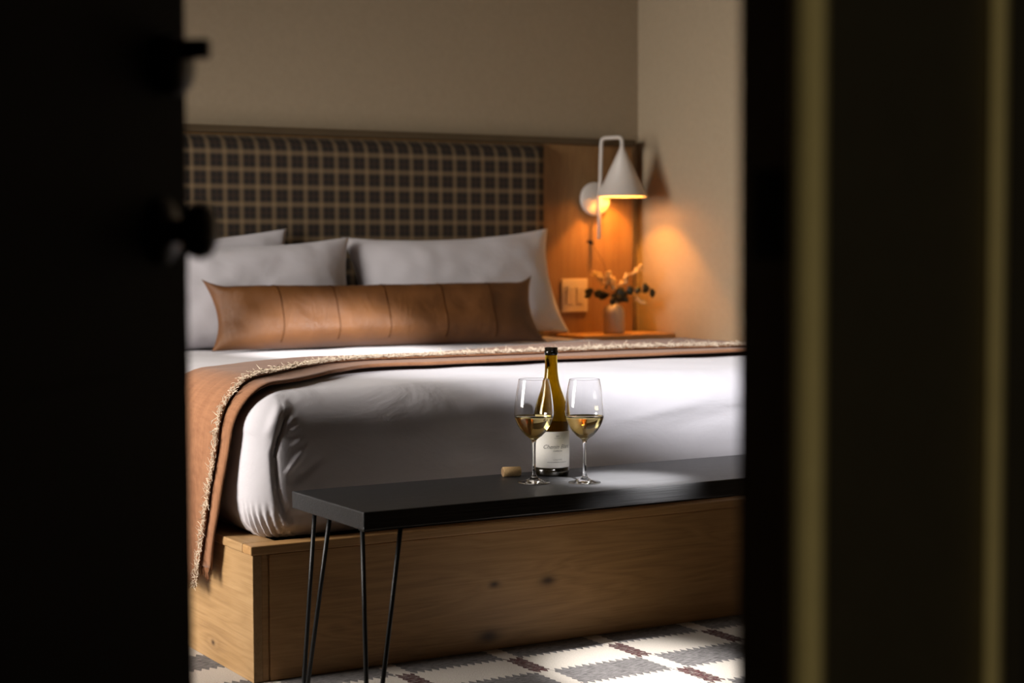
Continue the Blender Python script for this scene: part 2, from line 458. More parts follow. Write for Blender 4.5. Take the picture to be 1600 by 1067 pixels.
# ------------------------------------------------------------------ duvet over the mattress
DX0, DX1, DY0, DY1, DZ0, DZ1 = 1.456, 3.505, 3.590, 5.585, .3185, .655
def rrect(off, n, r):
    """rounded rectangle outline, offset outward by off, n points starting at the front-left, with outward normals"""
    x0, x1, y0, y1 = DX0 - off, DX1 + off, DY0 - off, DY1 + off
    r = max(.012, r + off)
    segs = []; L = 0
    lines = [((x0 + r, y0), (x1 - r, y0), (0, -1)), ((x1, y0 + r), (x1, y1 - r), (1, 0)), ((x1 - r, y1), (x0 + r, y1), (0, 1)), ((x0, y1 - r), (x0, y0 + r), (-1, 0))]
    cents = [(x1 - r, y0 + r, -90), (x1 - r, y1 - r, 0), (x0 + r, y1 - r, 90), (x0 + r, y0 + r, 180)]
    pts = []
    counts = [int(n * .27), int(n * .16), int(n * .10), int(n * .27)]
    cc = n // 20
    for s in range(4):
        a, b, nn = lines[s]
        for i in range(counts[s]):
            t = i / counts[s]
            pts.append((a[0] + (b[0] - a[0]) * t, a[1] + (b[1] - a[1]) * t, nn[0], nn[1]))
        cx, cy, a0 = cents[s]
        for i in range(cc):
            an = math.radians(a0 + 90 * i / cc)
            pts.append((cx + r * math.cos(an), cy + r * math.sin(an), math.cos(an), math.sin(an)))
    return pts
ridges = [  # front-face creases at the left corner: (x0,z0,x1,z1,width,height)
    (1.582, .532, 1.532, .474, .006, .007), (1.574, .553, 1.548, .533, .005, .006), (1.604, .470, 1.552, .436, .006, .006),
    (1.531, .626, 1.492, .562, .010, .009), (1.560, .600, 1.535, .585, .006, .006), (1.566, .580, 1.542, .562, .006, .005),
    (1.62, .505, 1.55, .452, .010, -.004), (1.545, .612, 1.552, .632, .008, .006), (1.64, .45, 1.56, .40, .012, .005),
    (2.02, .60, 2.40, .615, .02, .004), (2.45, .545, 2.75, .585, .015, .005), (2.30, .47, 2.50, .50, .02, .004), (2.6, .52, 2.95, .56, .02, -.004), (1.9, .50, 2.25, .46, .03, .004)]
crease = [(1.536, .600), (1.515, .555), (1.504, .519), (1.506, .46), (1.511, .42), (1.525, .385), (1.543, .368), (1.60, .372), (1.68, .36)]
def segd(px, pz, a, b, c, d):
    dx, dz = c - a, d - b; t = ((px - a) * dx + (pz - b) * dz) / (dx * dx + dz * dz); t = min(1, max(0, t))
    return math.hypot(px - a - t * dx, pz - b - t * dz), t
def duvet_disp(p, nrm):
    d = .006 * nz(p.x * 2.2, p.y * 2.2, p.z * 3.5) + .0035 * nz(p.x * 6 + 3, p.y * 6, p.z * 9)
    fr = max(0, -nrm[1])
    if fr > .3 and p.z < .66:
        for a, b, c, e, wd, h in ridges:
            s, t = segd(p.x, p.z, a, b, c, e)
            if s < wd * 3: d += fr * h * math.exp(-(s / wd) ** 2) * math.sin(math.pi * (t * .8 + .1))
        best = 9; side = 0
        for (a, b), (c, e) in zip(crease[:-1], crease[1:]):
            s, t = segd(p.x, p.z, a, b, c, e)
            if s < best: best = s; side = (c - a) * (p.z - b) - (e - b) * (p.x - a)
        d -= fr * .010 * math.exp(-(best / .006) ** 2)
        if p.x < 1.56: d += fr * .006 * (1 if side < 0 else -.2) * math.exp(-(best / .03) ** 2)
    if p.z < .40:   # gathered pleats where the duvet is tucked in
        ang = math.atan2(p.y - 3.75, p.x - 1.7)
        k = (1 - (p.z - DZ0) / .085); k = max(0, min(1, k))
        near = math.exp(-((p.x - 1.48) ** 2 + (p.y - 3.62) ** 2) / .02)
        d += k * .008 * near * math.sin(ang * 95) + k * .002 * math.sin((p.x + p.y) * 120)
    return d
prof = []   # (outward offset, z)
prof += [(-.060, DZ0), (-.046, DZ0 + .002), (-.030, DZ0 + .014), (-.014, DZ0 + .036), (-.004, DZ0 + .06), (.003, DZ0 + .09), (.005, DZ0 + .12), (.004, DZ0 + .15)]
for i in range(1, 13):
    z = DZ0 + .15 + i * .0075; prof.append((.004 - .006 * (i / 12) ** 2, z))
zb = prof[-1][1]; ob = prof[-1][0]; Rz = DZ1 - zb; Rx = .12
for i in range(1, 19):
    a = i / 18 * math.pi / 2
    prof.append((ob - Rx * (1 - math.cos(a)), zb + Rz * math.sin(a)))
pp = []
for (a, b), (c, d) in zip(prof[:-1], prof[1:]):
    for k in range(2): pp.append((a + (c - a) * k / 2, b + (d - b) * k / 2))
pp.append(prof[-1]); prof = pp
NP = 800
bm = bmesh.new(); rings = []
for off, z in prof:
    ring = []
    for (x, y, nx, ny) in rrect(off, NP, .085):
        p = Vector((x, y, z)); d = duvet_disp(p, (nx, ny))
        if z <= DZ0 + .001: d = 0
        up_ = max(0, (z - zb) / Rz) if z > zb else 0
        p += Vector((nx * (1 - up_), ny * (1 - up_), up_)) * d
        ring.append(bm.verts.new(p))
    rings.append(ring)
n = len(rings[0])
last = rings[-1]
cx, cy = (DX0 + DX1) / 2, (DY0 + DY1) / 2
for k in range(1, 26):
    t = k / 26
    ring = []
    for v in last:
        x, y = cx + (v.co.x - cx) * (1 - t), cy + (v.co.y - cy) * (1 - t)
        z = DZ1 + .006 * nz(x * 2.2, y * 2.2, DZ1 * 3.5) + .0035 * nz(x * 6 + 3, y * 6, DZ1 * 9)
        ring.append(bm.verts.new((x, y, z)))
    rings.append(ring)
for a, b in zip(rings[:-1], rings[1:]):
    for i in range(n): bm.faces.new((a[i], a[(i + 1) % n], b[(i + 1) % n], b[i]))
bm.faces.new(rings[-1]); bm.faces.new(rings[0][::-1])
bmesh.ops.recalc_face_normals(bm, faces=bm.faces)
duv = obj('duvet', bm, MAT['cotton'], None, True)
tag(duv, 'plump white cotton duvet tucked around the mattress on the oak frame', 'duvet')

# ------------------------------------------------------------------ throw blanket, folded, across the foot of the bed
TL, TR, TRad, TZ = 1.440, 3.515, .12, .6655
cont = [(TL - .016, .15), (TL - .016, .30), (TL - .012, .42), (TL, TZ - TRad)]
cont += [(TL + TRad - TRad * math.cos(a), TZ - TRad + TRad * math.sin(a)) for a in [math.pi / 2 * i / 14 for i in range(1, 15)]]
cont += [(TL + TRad + .1 + (TR - TL - 2 * TRad - .1) * i / 19, TZ) for i in range(20)]
cont += [(TR - TRad + TRad * math.sin(a), TZ - TRad + TRad * math.cos(a)) for a in [math.pi / 2 * i / 14 for i in range(1, 15)]]
cont += [(TR + .010, .42), (TR + .014, .26)]
arc = [0]
for a, b in zip(cont[:-1], cont[1:]): arc.append(arc[-1] + math.hypot(b[0] - a[0], b[1] - a[1]))
ULEN = arc[-1]
tabx = list(zip(arc, [c[0] for c in cont])); tabz = list(zip(arc, [c[1] for c in cont]))
def cpt(u):
    x, z = interp(u, tabx), interp(u, tabz)
    e = .012; x2, z2 = interp(u + e, tabx) - interp(u - e, tabx), interp(u + e, tabz) - interp(u - e, tabz)
    l = math.hypot(x2, z2); return x, z, -z2 / l, x2 / l
yfront = smoothtab([(0, 3.80), (.085, 3.758), (.227, 3.712), (.327, 3.690), (.413, 3.672), (.477, 3.672), (.538, 3.68), (.659, 3.76), (.859, 3.976), (.997, 4.114), (1.27, 4.119), (1.58, 4.113), (2.26, 4.10), (ULEN, 4.13)])
yfr = smoothtab([(0, 3.862), (.057, 3.835), (.22, 3.770), (.344, 3.736), (.435, 3.728), (.517, 3.755), (.704, 3.944), (.911, 4.165), (1.065, 4.235), (1.35, 4.245), (1.7, 4.235), (2.0, 4.25), (2.15, 4.22), (2.3, 4.16), (ULEN, 4.20)])
yback = smoothtab([(0, 4.30), (.4, 4.22), (.511, 4.16), (.60, 4.16), (.731, 4.293), (.97, 4.418), (1.095, 4.402), (1.369, 4.395), (1.5, 4.457), (1.75, 4.56), (2.025, 4.64), (2.153, 4.642), (ULEN, 4.60)])
def sheet(bm, u0f, u1, ya, yb, base, thick, NU, NV, roundedge, ph, lump):
    """a cloth slab lying on the contour between the curves ya(u) and yb(u); u0f(t) is the lower hem"""
    top = {}; bot = {}
    for i in range(NU + 1):
        for k in range(NV + 1):
            t = k / NV
            u00 = u0f(t); u = u00 + (u1 - u00) * i / NU
            y = interp(u, ya) + (interp(u, yb) - interp(u, ya)) * t
            x, z, nx, nzz = cpt(u)
            hang = max(0, 1 - u / .42)
            wv = lump * (nz(u * 3 + ph, y * 7, ph) + .5 * nz(u * 9, y * 16, ph)) + hang * .008 * (math.sin(y * 42 + ph + u * 3) + .5)
            wv = max(wv, -.2 * lump)
            edge = min(t, 1 - t) * (interp(u, yb) - interp(u, ya))
            th = thick * math.sqrt(max(0, 1 - max(0, 1 - edge / roundedge) ** 2)) if roundedge > 0 else thick
            h1 = base + thick * .5 + th * .5 + wv; h0 = base + thick * .5 - th * .5 + wv
            top[i, k] = bm.verts.new((x + nx * h1, y, z + nzz * h1))
            bot[i, k] = bm.verts.new((x + nx * h0, y, z + nzz * h0)) if 0 < k < NV else top[i, k]
    for i in range(NU):
        for k in range(NV):
            bm.faces.new((top[i, k], top[i + 1, k], top[i + 1, k + 1], top[i, k + 1]))
            q = [bot[i, k], bot[i, k + 1], bot[i + 1, k + 1], bot[i + 1, k]]
            bm.faces.new(q)
    for i in (0, NU):
        for k in range(NV):
            vs_ = [top[i, k], top[i, k + 1], bot[i, k + 1], bot[i, k]]
            vs2 = []
            for v in vs_:
                if v not in vs2: vs2.append(v)
            if len(vs2) >= 3:
                try: bm.faces.new(vs2)
                except ValueError: pass
    bmesh.ops.recalc_face_normals(bm, faces=bm.faces)
throw = thing('throw_blanket', 'folded terracotta throw blanket with cream fringe laid across the white duvet', 'blanket', (TL, 4.1, TZ))
org = Vector((TL, 4.1, TZ))
def tobj(name, bm, mat, smooth=True):
    for v in bm.verts: v.co -= org
    return obj(name, bm, mat, throw, smooth)
def spread_tail(u0): return lambda t: u0
bm = bmesh.new(); sheet(bm, lambda t: .085, ULEN, yfront, yback, .0, .010, 170, 36, .006, 1.3, .0025); tobj('under_layer', bm, MAT['throw'])
bm = bmesh.new(); sheet(bm, lambda t: .052, ULEN - .02, yfr, yback, .0115, .007, 170, 30, .004, 1.3, .0025); tobj('upper_layer', bm, MAT['throw'])
# fringe along the upper layer's edge
bm = bmesh.new()
def strand(p, d, nrm, L, wd):
    side = d.cross(nrm).normalized() * wd
    pts = [p, p + d * L * .35 + nrm * L * .16, p + d * L * .75 + nrm * L * .10, p + d * L + nrm * L * random.uniform(-.1, .25)]
    prev = None
    for i, q in enumerate(pts):
        s = side * (1 - .25 * i); h = nrm * wd * .8
        tri = [bm.verts.new(q - s), bm.verts.new(q + s), bm.verts.new(q + h)]
        if prev:
            for a in range(3): bm.faces.new((prev[a], prev[(a + 1) % 3], tri[(a + 1) % 3], tri[a]))
        prev = tri
N = 2600
for i in range(N):
    u = .03 + (ULEN - .10) * (i / N)
    u += random.uniform(-.004, .004)
    clump = .5 + .5 * math.sin(u * 260) 
    x, z, nx, nzz = cpt(u)
    y = interp(u, yfr) + random.uniform(-.004, .012)
    nr = Vector((nx, 0, nzz)); tang = Vector((nzz, 0, -nx))
    p = Vector((x, y, z)) + nr * (.018 + random.uniform(-.002, .005))
    d = Vector((0, random.uniform(-1.0, .9), 0)) + tang * random.uniform(-1.0, 1.0) * .9 + nr * random.uniform(.0, .35)
    strand(p, d.normalized(), nr, random.uniform(.010, .021) * (.8 + .4 * clump), random.uniform(.0008, .0016))
fr = tobj('edge_fringe', bm, MAT['fringe'], False); fr['kind'] = 'stuff'
# short terracotta tassels at the hanging hems
for (u_h, ya, yb, base, nm, cnt) in ((.085, 3.758, 3.835, .002, 'under_hem_fringe', 60), (.052, 3.842, 4.28, .013, 'upper_hem_fringe', 260)):
    bm = bmesh.new()
    for i in range(cnt):
        y = ya + (yb - ya) * (i + random.random()) / cnt
        x, z, nx, nzz = cpt(u_h)
        nr = Vector((nx, 0, nzz))
        p = Vector((x, y, z + .004)) + nr * (base + .004 + .008 * (math.sin(y * 42 + 1.3) + .5))
        strand(p, Vector((0, random.uniform(-.25, .25), -1)).normalized(), nr, random.uniform(.018, .032), random.uniform(.001, .0018))
    f2 = tobj(nm, bm, MAT['throw'], False); f2['kind'] = 'stuff'

# ------------------------------------------------------------------ pillows
def pillow_mesh(hw, hh, tk, seed, pinch=.10, N=56, wr=.006, corner=.0, tail=None, pw=2.6, cols=None):
    bm = bmesh.new(); F = {}; B = {}
    for i in range(N + 1):
        for k in range(N + 1):
            u, v = -1 + 2 * i / N, -1 + 2 * k / N
            u = math.copysign(abs(u) ** .8, u); v = math.copysign(abs(v) ** .8, v)
            x = hw * u * (1 - pinch * .6 * (1 - v * v) * u * u)
            z = hh * v * (1 - pinch * (1 - u * u) * v * v)
            if tail: x, z = tail(u, v, x, z)
            t = tk * (max(0, 1 - abs(u) ** pw) ** .55) * (max(0, 1 - abs(v) ** pw) ** .55)
            wrk = wr * (nz(x * 7 + seed, z * 7, seed) + .6 * nz(x * 16, z * 16 + seed, 2)) * min(1, t / (tk * .25))
            rim = abs(u) > .9999 or abs(v) > .9999
            F[i, k] = bm.verts.new((x, -(t + wrk), z))
            B[i, k] = F[i, k] if rim else bm.verts.new((x, (t - wrk * .5), z))
    for i in range(*(cols or (0, N))):
        for k in range(N):
            bm.faces.new((F[i, k], F[i + 1, k], F[i + 1, k + 1], F[i, k + 1]))
            bm.faces.new((B[i, k], B[i, k + 1], B[i + 1, k + 1], B[i + 1, k]))
    bmesh.ops.delete(bm, geom=[v for v in bm.verts if not v.link_faces], context='VERTS')
    if not cols: bmesh.ops.recalc_face_normals(bm, faces=bm.faces)
    return bm
def place(o, loc, rx, rz, ry=0):
    o.location = loc; o.rotation_euler = (math.radians(rx), math.radians(ry), math.radians(rz)); return o
def tail_white(u, v, x, z):
    return x * (1.0 + .03 * (-v if v < 0 else 0)), z
p1 = obj('bed_pillow', pillow_mesh(.425, .202, .088, 3, .15, tail=tail_white), MAT['cotton'], None, True)
tag(place(p1, (2.995, 5.435, .850), -16, -1, -2.2), 'white pillow standing by the switch plate beside the oak panel', 'pillow', 'white bed pillows')
p2 = obj('bed_pillow', pillow_mesh(.440, .194, .085, 8, .14), MAT['cotton'], None, True)
tag(place(p2, (2.135, 5.395, .828), -15, 0, -1.5), 'front white pillow leaning on another pillow behind the leather bolster', 'pillow', 'white bed pillows')
p3 = obj('bed_pillow', pillow_mesh(.43, .205, .052, 12, .12), MAT['cotton'], None, True)
tag(place(p3, (1.965, 5.535, .832), -7, 0, -3.0), 'rear white pillow propped against the plaid headboard behind another pillow', 'pillow', 'white bed pillows')

# leather lumbar pillow: six panels joined by seams
LHW, LHH, LTK = .600, .112, .080
def tail_leather(u, v, x, z):
    # ears at the top corners and a wider base
    ear = max(0, abs(u) - .86) / .14
    if v > 0: z += .030 * ear ** 2 * v
    else: z -= .004 * ear * -v
    return x, z
lp = thing('lumbar_pillow', 'long cognac leather lumbar pillow with stitched panels against white pillows', 'pillow')
place(lp, (2.560, 5.180, .762), -26, -5.0, .0)
cuts = [0] + [round((math.copysign(abs(us) ** 1.25, us) + 1) * 45) for us in (-.63, -.30, .02, .34, .66)] + [90]
for c0, c1_ in zip(cuts[:-1], cuts[1:]):
    obj('leather_panel', pillow_mesh(LHW, LHH, LTK, 21, .10, 90, .007, tail=tail_leather, pw=4.0, cols=(c0, c1_)), MAT['leather'], lp, True)
def lsurf(u, v):
    x = LHW * u * (1 - .06 * (1 - v * v) * u * u); z = LHH * v * (1 - .10 * (1 - u * u) * v * v)
    x, z = tail_leather(u, v, x, z)
    t = LTK * (max(0, 1 - abs(u) ** 4.0) ** .55) * (max(0, 1 - abs(v) ** 4.0) ** .55)
    wrk = .007 * (nz(x * 7 + 21, z * 7, 21) + .6 * nz(x * 16, z * 16 + 21, 2)) * min(1, t / (LTK * .25))
    return Vector((x, -(t + wrk) - .0002, z))
for ci in cuts[1:-1]:
    us = math.copysign(abs(-1 + ci / 45) ** .8, -1 + ci / 45)
    bm = bmesh.new(); tube(bm, [lsurf(us, -1 + 2 * k / 40) for k in range(1, 40)], .0015, 6)
    obj('seam', bm, MAT['leather_seam'], lp, True)

# ------------------------------------------------------------------ bench
NX0, NX1, NY0, NY1, NZ = 1.494, 2.99, 3.108, 3.472, .450
bench = thing('bench', 'black wooden bench with thin hairpin legs at the foot of the bed', 'bench', (NX0, NY0, FL))
part('bench_top', (NX0, NY0, NZ - .038), (NX1, NY1, NZ), MAT['black_wood'], bench, .0025, (NX0, NY0, FL))
def hairpin(A, B, foot):
    """two rods from the tops A and B meeting in a small U at the floor"""
    o = Vector((NX0, NY0, FL)); zt = NZ - .041
    A, B, foot = Vector((*A, zt)), Vector((*B, zt)), Vector((*foot, FL + .006))
    d = (B - A); d.z = 0; d.normalize()
    r = .013
    fa, fb = foot - d * r, foot + d * r
    pts = [A, A.lerp(fa + Vector((0, 0, r)), .5), fa + Vector((0, 0, r * 1.4))]
    for i in range(1, 8):
        an = math.pi * i / 8
        pts.append(foot + Vector((0, 0, r)) - d * r * math.cos(an) - Vector((0, 0, r * math.sin(an))))
    pts += [fb + Vector((0, 0, r * 1.4)), B.lerp(fb + Vector((0, 0, r)), .5), B]
    bm = bmesh.new(); tube(bm, [p - o for p in pts], .0050, 10)
    leg = obj('hairpin_leg', bm, MAT['black_metal'], bench, True)
    obj('mounting_plate', boxes((Vector((min(A.x, B.x) - .006, min(A.y, B.y) - .006, zt - .0005)) - o, Vector((max(A.x, B.x) + .006, max(A.y, B.y) + .006, zt + .0025)) - o)), MAT['black_metal'], leg)
mx = NX0 + NX1
hairpin((1.505, 3.137), (1.585, 3.122), (1.522, 3.128))
hairpin((1.535, 3.440), (1.530, 3.350), (1.512, 3.445))
hairpin((mx - 1.505, 3.137), (mx - 1.585, 3.122), (mx - 1.522, 3.128))
hairpin((mx - 1.535, 3.440), (mx - 1.530, 3.350), (mx - 1.512, 3.445))

# ------------------------------------------------------------------ wine bottle
BL = Vector((2.124, 3.397, NZ + .0005))
btl = thing('wine_bottle', 'open olive glass wine bottle with a cream label on the black bench', 'bottle', BL)
outer = [(.028, .000), (.038, .001), (.0415, .005), (.042, .010), (.042, .122), (.0418, .132), (.0408, .146), (.0385, .158), (.035, .1706), (.0302, .184), (.0245, .199), (.0200, .213), (.0172, .227), (.0154, .242), (.0147, .256), (.0143, .282), (.0143, .2835), (.0157, .2845), (.0160, .2885), (.0157, .2925), (.0146, .2935), (.0149, .2995), (.0142, .300)]
th = .0028
inner = [(max(r - th, .001), z) for r, z in outer if z > .005]
bprof = outer + [(.0115, .300)] + [(.0105, .294)] + [(r, z) for r, z in reversed(inner) if z < .282 and z > .018] + [(.0385, .016), (.030, .013), (0, .022)]
bprof = [(0, .008), (.020, .003)] + bprof
obj('glass_body', lathe(bprof, 72), MAT['green_glass'], btl, True)
LV = .127
obj('base', lathe([(0, .0018), (.030, -.0003), (.0386, .0005), (.0420, .0048), (.0425, .010), (.0425, .0200), (.04205, .0200), (.04205, .0100), (.0400, .0040), (0, .0040)], 72), MAT['bottle_dark'], btl, True)
obj('lip', lathe([(.01435, .2838), (.0159, .2842), (.0163, .2885), (.0159, .2930), (.0150, .2937), (.0152, .2998), (.0144, .3004), (.0122, .3004), (.0122, .3000), (.0144, .2996)], 48, closed=True), MAT['bottle_dark'], btl, True)
wprof = [(0, .0222), (.030, .0134), (.0384, .0165)] + [(r + .0002, z) for r, z in inner if .018 < z < LV] + [(.0391, LV), (0, LV)]
obj('wine', lathe(wprof, 72), MAT['wine'], btl, True)
# curved paper label, turned a little to the right of the view
face = math.radians(-102)
def cyl_sheet(r0, r1, a0, a1, z0, z1, n=48):
    bm = bmesh.new(); rows = []
    for i in range(n + 1):
        a = a0 + (a1 - a0) * i / n
        rows.append([bm.verts.new((r * math.cos(a), r * math.sin(a), z)) for r, z in ((r0, z0), (r1, z0), (r1, z1), (r0, z1))])
    for a, b in zip(rows[:-1], rows[1:]):
        for k in range(4): bm.faces.new((a[k], b[k], b[(k + 1) % 4], a[(k + 1) % 4]))
    bm.faces.new(rows[0]); bm.faces.new(rows[-1][::-1]); bmesh.ops.recalc_face_normals(bm, faces=bm.faces)
    return bm
lab = obj('label', cyl_sheet(.04205, .04235, face - math.radians(86), face + math.radians(86), .0205, .1055), MAT['paper'], btl, True)
def lettering(body, size, zc, shear=0.0, bold=0.0, xscale=1.0):
    cu = bpy.data.curves.new('lettering', 'FONT'); cu.body = body; cu.size = size; cu.align_x = 'CENTER'; cu.align_y = 'CENTER'
    cu.shear = shear; cu.offset = bold; cu.resolution_u = 3
    tmp = bpy.data.objects.new('tmp_text', cu); C.objects.link(tmp)
    dg = bpy.context.evaluated_depsgraph_get()
    me = bpy.data.meshes.new_from_object(tmp.evaluated_get(dg))
    bpy.data.objects.remove(tmp); bpy.data.curves.remove(cu)
    me.name = 'lettering'
    for v in me.vertices:
        a = face + (v.co.x * xscale) / .0424
        z = zc + v.co.y
        v.co = (.0425 * math.cos(a), .0425 * math.sin(a), z)
    me.materials.clear()
    return obj('lettering', me, MAT['ink'], lab)
lettering('2020', .0042, .0950, .0)
lettering('Chenin Blanc', .0135, .0700, .42, .0, 1.0)
lettering('California', .0058, .0605, .40)
def squiggle(w_, z, amp, n, rad, seed):
    rnd = random.Random(seed); pts = []
    for i in range(n + 1):
        s = -w_ / 2 + w_ * i / n
        a = face + s / .0424
        pts.append((.0426 * math.cos(a), .0426 * math.sin(a), z + amp * (math.sin(i * 1.9) * .6 + rnd.uniform(-.5, .5))))
    bm = bmesh.new(); tube(bm, smoothpath(pts, 3), rad, 5); return obj('fine_print', bm, MAT['ink'], lab)
squiggle(.022, .0400, .0020, 26, .00018, 4)
squiggle(.050, .0338, .0006, 60, .00028, 5)
squiggle(.017, .0902, .0005, 24, .00018, 6)

# ------------------------------------------------------------------ wine glasses
gout = [(0, 0.0), (.030, 0.0), (.0365, .0006), (.0372, .0014), (.0355, .0022), (.024, .0045), (.014, .0080), (.0075, .0135), (.0050, .0200), (.0041, .030), (.0037, .050), (.0038, .075), (.0044, .090), (.0060, .097), (.0105, .1015), (.0190, .1075), (.0290, .1185), (.0375, .1320), (.0432, .1460), (.0452, .1560), (.0452, .1640), (.0440, .1800), (.0415, .2000), (.0380, .2200), (.0349, .2345), (.03465, .2358), (.0346, .2362)]
gin = []
for i, (r, z) in enumerate(gout):
    if z >= .1075: gin.append((r - .0011, z + (.0012 if z < .13 else 0)))
gprof = gout + [(.0340, .2366)] + list(reversed(gin)) + [(.0085, .1042), (0, .1030)]
WLV = .1515
def wine_glass(loc, label, rz):
    g = thing('wine_glass', label, 'wine glass', loc, 'wine glasses on the bench')
    g.rotation_euler = (0, 0, rz)
    obj('glass', lathe(gprof, 72), MAT['clear_glass'], g, True)
    wp = [(0, .1029), (.0086, .1041)] + [(r + .00025, z) for r, z in gin if z < WLV] + [(.0437, WLV - .0004), (.0441, WLV + .0008), (.0428, WLV - .0002), (0, WLV - .0003)]
    obj('wine', lathe(wp, 72), MAT['wine'], g, True)
    return g
wine_glass((2.016, 3.299, NZ + .0005), 'stemmed glass of white wine beside the cork, in front of the bottle', .1)
wine_glass((2.113, 3.237, NZ + .0005), 'stemmed glass of white wine standing clear of the bottle, away from the cork', .7)

# ------------------------------------------------------------------ cork
ck = thing('cork', 'used wine cork lying on the black bench beside a glass', 'cork', (2.026, 3.417, NZ + .0121))
ck.rotation_euler = (0, 0, math.radians(-14))
bm = lathe([(0, -.0215), (.0105, -.0215), (.0115, -.0205), (.0115, .0205), (.0105, .0215), (0, .0215)], 32)
c_ = obj('cork_body', bm, MAT['cork'], ck, True); c_.rotation_euler = (0, math.radians(90), 0)
ce = obj('stained_end', lathe([(0, -.0221), (.0102, -.0219), (.0104, -.0214), (0, -.0214)], 32), MAT['cork_stained'], ck, False); ce.rotation_euler = (0, math.radians(90), 0)

# ------------------------------------------------------------------ nightstand shelf
ns = thing('nightstand', 'floating oak nightstand shelf in the corner beside the bed', 'nightstand', (3.56, 5.664, .40))
nso = (3.56, 5.664, .40)
part('shelf_top', (3.56, 5.455, .627), (3.985, 5.664, .650), MAT['oak'], ns, .002, nso)
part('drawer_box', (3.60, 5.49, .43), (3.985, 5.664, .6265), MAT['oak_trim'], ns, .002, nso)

# ------------------------------------------------------------------ switch plate
sp = thing('switch_plate', 'square cream double switch plate on the oak panel', 'switch plate', (3.648, 5.6645, .80))
obj('plate', boxes(((-.061, -.007, -.066), (.061, 0, .066)), bev=.003), MAT['cream_plastic'], sp)
for x in (-.024, .024):
    k = obj('rocker', boxes(((x - .017, -.0105, -.034), (x + .017, -.0072, .034)), bev=.0012), MAT['cream_plastic'], sp)
    k.rotation_euler = (math.radians(2), 0, 0)

# ------------------------------------------------------------------ wall lamp
lamp = thing('wall_lamp', 'white wall lamp with a conical shade hanging from a bent rod', 'lamp', (3.757, 5.6645, 1.18))
bp = obj('backplate', lathe([(0, 0), (.060, 0), (.0645, .003), (.066, .008), (.066, .020), (.063, .024), (0, .025)], 56), MAT['white_metal'], lamp, True); bp.rotation_euler = (math.radians(90), 0, 0); bp.location = (-.018, 0, 0)
ox = Vector((3.757, 5.6645, 1.18))
RODT = Vector((3.757, 5.632, 1.418)); RODB = Vector((3.742, 5.628, 1.022))
CONE = Vector((3.789, 5.535, 1.0))
bm = bmesh.new()
t0 = RODT; ar = .018
dirn = Vector((CONE.x - RODT.x, CONE.y - RODT.y, 0)); ln = dirn.length; dirn.normalize()
pts = [RODB, RODB.lerp(RODT, .5), RODT - Vector((0, 0, ar))]
for i in range(1, 6):
    a = math.pi / 2 * i / 6
    pts.append(RODT - Vector((0, 0, ar)) + dirn * ar * (1 - math.cos(a)) + Vector((0, 0, ar * math.sin(a))))
pts += [RODT + dirn * ar, RODT + dirn * (ln - ar)]
for i in range(1, 6):
    a = math.pi / 2 * i / 6
    pts.append(RODT + dirn * (ln - ar) + dirn * ar * math.sin(a) - Vector((0, 0, ar * (1 - math.cos(a)))))
pts += [RODT + dirn * ln - Vector((0, 0, ar)), RODT + dirn * ln - Vector((0, 0, .036))]
tube(bm, [p - ox for p in pts], .0072, 12); obj('bent_rod', bm, MAT['white_metal'], lamp, True)
bm = bmesh.new(); tube(bm, [Vector((3.752, 5.6400, 1.18)) - ox, Vector((3.752, 5.626, 1.18)) - ox], .011, 16); obj('rod_clamp', bm, MAT['white_metal'], lamp, True)
AZ, BZ, BR = 1.388, 1.186, .0985
sh = obj('shade', lathe([(0, AZ), (.0075, AZ), (.0085, AZ - .012), (BR, BZ), (BR - .002, BZ), (.0075, AZ - .016), (0, AZ - .016)], 72), MAT['white_metal'], lamp, True)
sh.location = Vector((CONE.x, CONE.y, 0)) - Vector((ox.x, ox.y, ox.z))
inr = obj('shade_lining', lathe([(BR - .0032, BZ), (.0063, AZ - .0165), (.0066, AZ - .0165), (BR - .0029, BZ)], 72, cap=False), MAT['shade_in'], lamp, True)
inr.location = sh.location
bb = obj('bulb', lathe([(0, 1.312), (.008, 1.3125), (.012, 1.317), (.013, 1.323), (.011, 1.330), (.009, 1.338), (.008, 1.352), (0, 1.352)], 32), MAT['bulb'], lamp, True)
bb.location = sh.location
ll = bpy.data.lights.new('lamp_glow', 'SPOT'); ll.spot_size = math.radians(136); ll.spot_blend = 1.0
ll.energy = 5.2; ll.color = (1.0, .34, .03); ll.shadow_soft_size = .012
lo = bpy.data.objects.new('lamp_glow', ll); C.objects.link(lo); lo.location = (CONE.x, CONE.y, 1.290)

